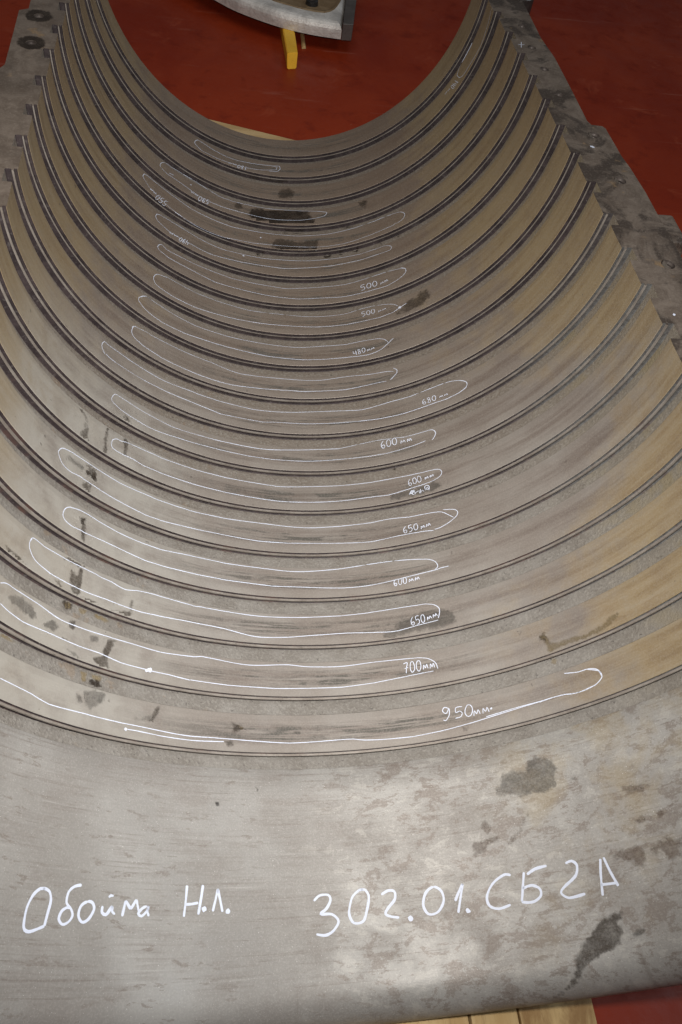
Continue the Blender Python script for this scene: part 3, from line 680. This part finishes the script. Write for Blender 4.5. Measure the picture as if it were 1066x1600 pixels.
note('marker_outline', 'white marker loop without any figure', [
  ([(216.5,513.4),(210,510),(206,515),(208,525),(221.6,538.7),(252,559),(302.6,582.6),(353,599.5),(404,607),(460,611),(480,612),(540,609),(577.5,601.4),(604,595.7)], 1.8, .55),
  ([(216.5,513.4),(235,523.5),(286,549),(336,569),(370,582.6),(400,588),(460,593.5),(500,594.5),(540,589),(577.5,585.4),(605.7,580.7),(615,580.7)], 1.6, .5), ([(206,515),(207,510.5),(212,510)], 2.4, .9),
  ([(610,594),(620.6,582.5),(620.5,578),(615,575.5)], 1.9, .7)])
note('marker_outline', 'white marker loop with 480 мм and crossing end', [
  ([(216.5,470),(216.5,466),(220,463.6),(226.6,462.7),(235,468),(269,490),(302.6,508),(353,525),(404,536),(460,543),(500,541.5),(540,538.5),(568,533),(592.5,529.5),(602,531),(607,535.3)], 2.1, .72),
  ([(615,528.5),(605.7,537.6),(594.4,547),(577.5,554),(559,557),(540,559),(500,562),(460,561.5),(404,554),(336,537),(286,520),(252,503),(228,484.7),(216.5,470)], 1.8, .62), ([(218,464.5),(227,463),(234,467)], 2.8, 1.0)],
  [('480', (553,556), (573,549.5), 7, .0020), ('мм', (574,549.5), (587,544.5), 5, .0018)])
note('marker_outline', 'white marker loop with 500 мм ending in a paint blob beside an oil stain', [
  ([(262,434),(252,430.7),(245,428.7),(240,433),(241,440),(245,446),(269,462.7),(302.6,479.6),(353,495),(404,505),(460,510),(500,511),(540,507.5),(568,502),(596,495.4),(615,487.9)], 1.7, .55),
  ([(615,487.9),(624.4,481.3),(635.7,473.8)], 1.9, .7), ([(262,434),(302.6,456),(336,469.5),(387,484.7),(460,493.5),(500,495),(540,490.7),(568,482),(596,476.6),(615,475.7),(622.5,478.5)], 1.5, .45)],
  [('500', (566,495), (588,489), 7, .0018), ('мм', (591,488.5), (605,483), 4, .0016)], [((625,480.5), 3.2)])
note('marker_outline', 'white marker loop with 500 мм above a land without stain', [
  ([(250,392),(246,386),(248,383),(253,382.7),(260,390),(302.6,412),(353,432),(387,441),(438,450),(460,451),(500,449),(540,444.7),(568,437),(596,427.8),(620.7,421),(634,420),(634.7,424),(630,430.6),(619,439),(605.7,446.6),(577.5,455),(540,463.5),(500,466),(460,467),(404,459),(336,441),(302.6,424),(262,402),(250,392)], 1.7, .55), ([(626,418),(633,419.5),(635,423),(631,430)], 2.4, .85)],
  [('500', (564.5,454.5), (592,446), 8, .0023), ('мм', (595,445), (608,438.5), 5, .0018)])
note('marker_outline', 'white marker loop with 490 мм written upside down', [
  ([(246,345),(243,338),(245,334.8),(255,339),(285,357),(315,375),(345,388.6),(375,396.7),(409.4,403.8),(475,408),(527.6,403.8),(564.4,397),(588,389)], 1.8, .58),
  ([(586,390),(601,384.6),(611.6,385),(610,390.6),(593,397)], 2.4, .85), ([(593,397),(567,405.6),(527.6,414),(501,417.4),(450,420),(422,417),(396,413),(370,408),(330,397.6),(300,382.6),(264,361.6),(246,345)], 1.7, .58)],
  [('490', (296,377), (281,370), 7, .0018), ('мм', (279,369), (264,361), 5, .0018)], [((380.5,400),2.0)])
note('marker_outline', 'white marker loop with 550 мм written upside down', [
  ([(226.5,282),(223,275),(225.6,272),(237,280.5),(270,306),(300,327),(330,342),(360,354),(405,363),(462,369),(514.5,365.7),(554,356.5),(588,344.7),(611.6,335.5)], 1.9, .62),
  ([(610,336),(625,331.5),(632.7,334),(630,342),(622,348)], 2.4, .9), ([(622,348),(614,352.5),(580,367),(540.7,380),(501,386),(449,385),(396,380),(370,375),(345,369),(315,357),(285,339),(261,321),(237,297),(226.5,282)], 1.4, .48)],
  [('550', (263,316), (246,303), 8, .0019), ('мм', (245,302), (235,293), 5, .0018)], [((407.5,371.5), 1.8)])
note('marker_outline', 'white marker loop with 590 мм across the dark oil patch', [
  ([(252,262.5),(250,257),(255,254),(267,261),(300,280.6),(336,303),(360,313.6),(390,321),(420,326.5),(465,329.5),(501,330.7),(511,332.5),(507,337.6),(492,341.5),(465,344.5),(420,342),(375,331.6),(345,322.6),(315,309),(285,288),(261,271.5),(252,262.5)], 1.8, .62), ([(264,270.5),(272,274.5)], 4.2, 1.0)],
  [('590', (328,313.5), (311,306), 7, .0019), ('мм', (310,305.5), (298,298), 4, .0017)], [((298.5,289),1.6)])
note('marker_outline', 'small white marker loop with 180 мм written upside down at the far end', [
  ([(315,235.5),(304,223.5),(309,219),(330,232.5),(360,247.5),(390,255),(426,259.5),(436.7,260),(438,264),(433.7,268),(420,267.6)], 1.8, .6),
  ([(426,259.5),(433,262),(432,265.5),(405,265.5),(375,259.5),(339,247.5),(315,235.5)], 1.6, .55)],
  [('180', (387,261), (371,257.5), 5, .0018), ('мм', (370,257), (356,253), 3.5, .0016)])
note('marker_outline', 'white marker hook with 140 мм high on the right flank', [
  ([(738,66.6),(730.7,81),(720.5,101),(714.6,118),(718,121.5),(724,118),(735.7,99.5),(751,72.5),(761,43.8),(768.6,14)], 1.9, .68)],
  [('140', (712.5,124), (703.5,136.5), 6, .0018), ('мм', (702.5,138), (694,147.5), 3.5, .0016)])
t1 = lambda p: zm(20, 1360, 2.961, p); t2 = lambda p: zm(470, 1320, 2.05, p)
W = 5.8
note('marker_writing', 'large white handwriting reading Обойма', [(t1(p), W, 1.0) for p in (
  [(148,86),(128,84),(95,112),(65,170),(50,245),(54,276),(80,283),(145,258)], [(145,258),(160,200),(175,140),(170,100),(150,85),(125,85)],
  [(318,68),(285,75),(258,100),(248,150),(268,178),(275,210),(255,240),(228,250),(212,225),(225,190),(250,172),(268,176)],
  [(345,145),(315,165),(303,210),(320,240),(350,225),(375,180),(368,150),(345,145)],
  [(415,165),(412,195),(430,205),(450,180),(460,165)], [(460,165),(460,192),(472,203)], [(443,124),(454,116),(466,118)],
  [(505,213),(522,140)], [(522,140),(545,180)], [(545,180),(572,135)], [(572,135),(582,190)],
  [(620,166),(600,175),(580,200),(595,212),(620,188),(628,164)], [(628,164),(622,190),(629,212)])])
note('marker_writing', 'white handwriting reading Н.Л.', [(t1(p), W, 1.0) for p in (
  [(806,70),(800,140),(791,215)], [(880,68),(870,135),(858,205)], [(798,158),(828,156),(858,150)],
  [(925,190),(937,140),(949,85)], [(949,85),(958,130),(970,192)])], dots=[(t1([(885,180)])[0], 3.2), (t1([(995,190)])[0], 3.2)])
note('marker_writing', 'large white handwriting reading 302.01.', [(t2(p), W, 1.0) for p in (
  [(42,180),(60,163),(88,161),(95,178),(82,205),(64,222),(100,223),(121,245),(105,275),(80,290),(50,287)],
  [(200,143),(185,147),(165,168),(155,220),(170,250),(200,245),(212,210),(218,165),(205,144),(185,147)],
  [(258,160),(280,147),(300,150),(301,175),(280,203),(272,222),(290,230),(316,233)],
  [(425,135),(400,155),(393,195),(410,222),(440,215),(458,180),(450,148),(425,135)],
  [(495,180),(507,150),(519,125)], [(519,125),(512,170),(505,218)])], dots=[(t2([(352,237)])[0], 3.4), (t2([(536,212)])[0], 3.2)])
note('marker_writing', 'large white handwriting reading СБ2А', [(t2(p), W, 1.0) for p in (
  [(673,97),(650,97),(615,125),(597,165),(605,195),(635,205),(673,192)],
  [(715,88),(712,135),(709,182)], [(725,95),(750,78),(788,67)], [(711,140),(740,130),(765,140),(770,162),(752,180),(730,185),(708,183)],
  [(848,60),(868,52),(885,66),(880,100),(845,135),(835,155),(860,170),(912,157)],
  [(960,45),(962,100),(968,163)], [(970,40),(993,88),(1018,132)], [(963,128),(990,125),(1012,122)])])
note('marker_tick', 'small white cross on the right flange', [([(810,70),(819.5,70.5)], 3.2, .9), ([(814.5,66),(814.5,75)], 3.0, .8)])
note('marker_tick', 'short white dash on the right flange', [([(922,228.5),(929,231)], 9, 1.0)])
note('marker_tick', 'white dot on the right flange', [], dots=[((1053,492), 2.2)])

# ------------------------------------------------------------------ timber under the casing
def wood(name, x0, x1, y0, y1, z0, z1, m, label, group=None):
    o = bm_obj(name, box_bm(x0, x1, y0, y1, z0, z1, 0.004, 2, 0.004), M[m]); tag(o, label, 'board', group); return o
TZ = -1.2225
for x0, x1, m, lb in ((-0.42, 0.115, 'wood', 'pale pine board under the mouth of the casing, leftmost of four'), (0.122, 0.378, 'wood', 'pale pine board under the casing mouth, second from left'),
                      (0.384, 0.528, 'wood', 'narrow pine board under the casing mouth with a dark knot'), (0.534, 0.772, 'wood_brown', 'brown stained pine board under the casing mouth beside the red floor')):
    wood('pine_board', x0, x1, -1.40, -0.30, FZ, TZ, m, lb, 'pine boards under the casing mouth')
kb = bmesh.new(); bmesh.ops.create_circle(kb, cap_ends=True, segments=14, radius=0.011, matrix=Matrix.Translation((0.468, -1.112, TZ+0.0012)))
tb = box_bm(-0.80, 0.36, -0.30, 0.0, FZ, -1.045, 0.005, 2, 0.006)
for v in tb.verts: v.co.y += 3.30-0.30*(v.co.x-0.05)+0.006*math.sin(v.co.x*23)
bk = bm_obj('timber_beam', tb, M['woodx'])
bk.rotation_euler = (0, 0, 0); tag(bk, 'rough pale timber beam under the far end of the casing', 'timber')
kb.free()

# ------------------------------------------------------------------ the silver casting behind, its yellow block and a splinter
cast = empty('casting_segment', (0.3, 5.6, -1.22), label='silver grey curved casting with a brown pocket resting on a yellow block', cat='casting')
arc = [(-1.25, 6.85), (-0.95, 6.2), (-0.62, 5.74), (-0.316, 5.433), (-0.177, 5.298), (-0.015, 5.193), (0.145, 5.11), (0.284, 5.062), (0.447, 5.030), (0.60, 5.018)]
bm = bmesh.new()
plan = catmull(arc, 0.06) + [(0.79, 6.2), (0.88, 6.85)]
lowv = [bm.verts.new((x, y, -1.22)) for x, y in plan]
bm.faces.new(lowv)
ex = bmesh.ops.extrude_face_region(bm, geom=bm.faces[:]); up = [g for g in ex['geom'] if isinstance(g, bmesh.types.BMVert)]
bmesh.ops.translate(bm, verts=up, vec=(0, 0, 0.105))
topf = max(bm.faces, key=lambda f: f.calc_center_median().z)
bmesh.ops.bevel(bm, geom=[e for e in topf.edges], offset=0.062, segments=5, affect='EDGES', profile=0.55)
bmesh.ops.recalc_face_normals(bm, faces=bm.faces[:])
for f in bm.faces:
    c = f.calc_center_median(); f.material_index = 1 if (f.normal.x > 0.75 and c.x > 60) else 0
    f.normal_update()
jp = bmesh.new(); pq = [(0.603, 5.012), (0.680, 5.020), (0.98, 6.85), (0.884, 6.85)]
l_ = [jp.verts.new((x, y, -1.225)) for x, y in pq]; h_ = [jp.verts.new((x, y, -1.11)) for x, y in pq]
jp.faces.new(l_[::-1]); jp.faces.new(h_)
for i in range(4): jp.faces.new((l_[i], l_[(i+1) % 4], h_[(i+1) % 4], h_[i]))
bmesh.ops.bevel(jp, geom=jp.edges[:], offset=0.004, segments=1, affect='EDGES')
bm_obj('joint_plate', jp, M['joint'], cast)
seg = bm_obj('casting_body', bm, [M['silver'], M['joint']], cast)
pk = bmesh.new(); pl = [(0.08, 5.30), (0.21, 5.225), (0.335, 5.180), (0.48, 5.165), (0.56, 5.24), (0.63, 5.42), (0.68, 5.8), (0.15, 5.8)]
cc = catmull(pl+[pl[0]], 0.05)[:-1]
a = [pk.verts.new((x, y, -1.1155)) for x, y in cc]; cx = sum(p[0] for p in cc)/len(cc); cy = sum(p[1] for p in cc)/len(cc)
b = [pk.verts.new((cx+(x-cx)*0.97, cy+(y-cy)*0.97, -1.108)) for x, y in cc]; c3 = [pk.verts.new((cx+(x-cx)*0.90, cy+(y-cy)*0.90, -1.114)) for x, y in cc]
for r1, r2 in ((a, b), (b, c3)):
    for i in range(len(a)): pk.faces.new((r1[i], r1[(i+1) % len(a)], r2[(i+1) % len(a)], r2[i]))
pk.faces.new(c3); bm_obj('pocket', pk, M['pocket'], cast)
bb = bmesh.new(); bmesh.ops.create_cone(bb, cap_ends=True, segments=28, radius1=0.048, radius2=0.044, depth=0.03, matrix=Matrix.Translation((0.395, 5.285, -1.100)))
bolt = bm_obj('socket_bolt', bb, M['bolt'], cast)
hb = bmesh.new(); bmesh.ops.create_cone(hb, cap_ends=True, segments=6, radius1=0.024, radius2=0.024, depth=0.006, matrix=Matrix.Translation((0.395, 5.285, -1.084)))
bm_obj('hex_socket', hb, M['hole'], bolt).matrix_parent_inverse = Matrix.Identity(4)
yb = bmesh.new()
q = [(0.195, 4.690), (0.262, 4.712), (0.262, 5.40), (0.172, 5.40)]
lo = [yb.verts.new((x, y, FZ)) for x, y in q]
qt = [(0.173+0.002, 4.605+0.12), (0.261, 4.651+0.095), (0.300, 5.40), (0.210, 5.40)]
hi_ = [yb.verts.new((x, y, FZ+0.098)) for x, y in [(0.188, 4.720), (0.266, 4.748), (0.262, 5.40), (0.168, 5.40)]]
yb.faces.new(lo[::-1]); yb.faces.new(hi_)
for i in range(4): yb.faces.new((lo[i], lo[(i+1) % 4], hi_[(i+1) % 4], hi_[i]))
bmesh.ops.bevel(yb, geom=yb.edges[:], offset=0.006, segments=2, affect='EDGES')
tag(bm_obj('wooden_block', yb, M['yellow']), 'yellow painted wooden block propping up the silver casting', 'block')
sb = box_bm(0.325, 0.352, 5.03, 5.30, FZ, FZ+0.02, 0.004, 1, 0.008)
tag(bm_obj('wood_splinter', sb, M['wood']), 'thin pale wood splinter beside the yellow block', 'splinter')
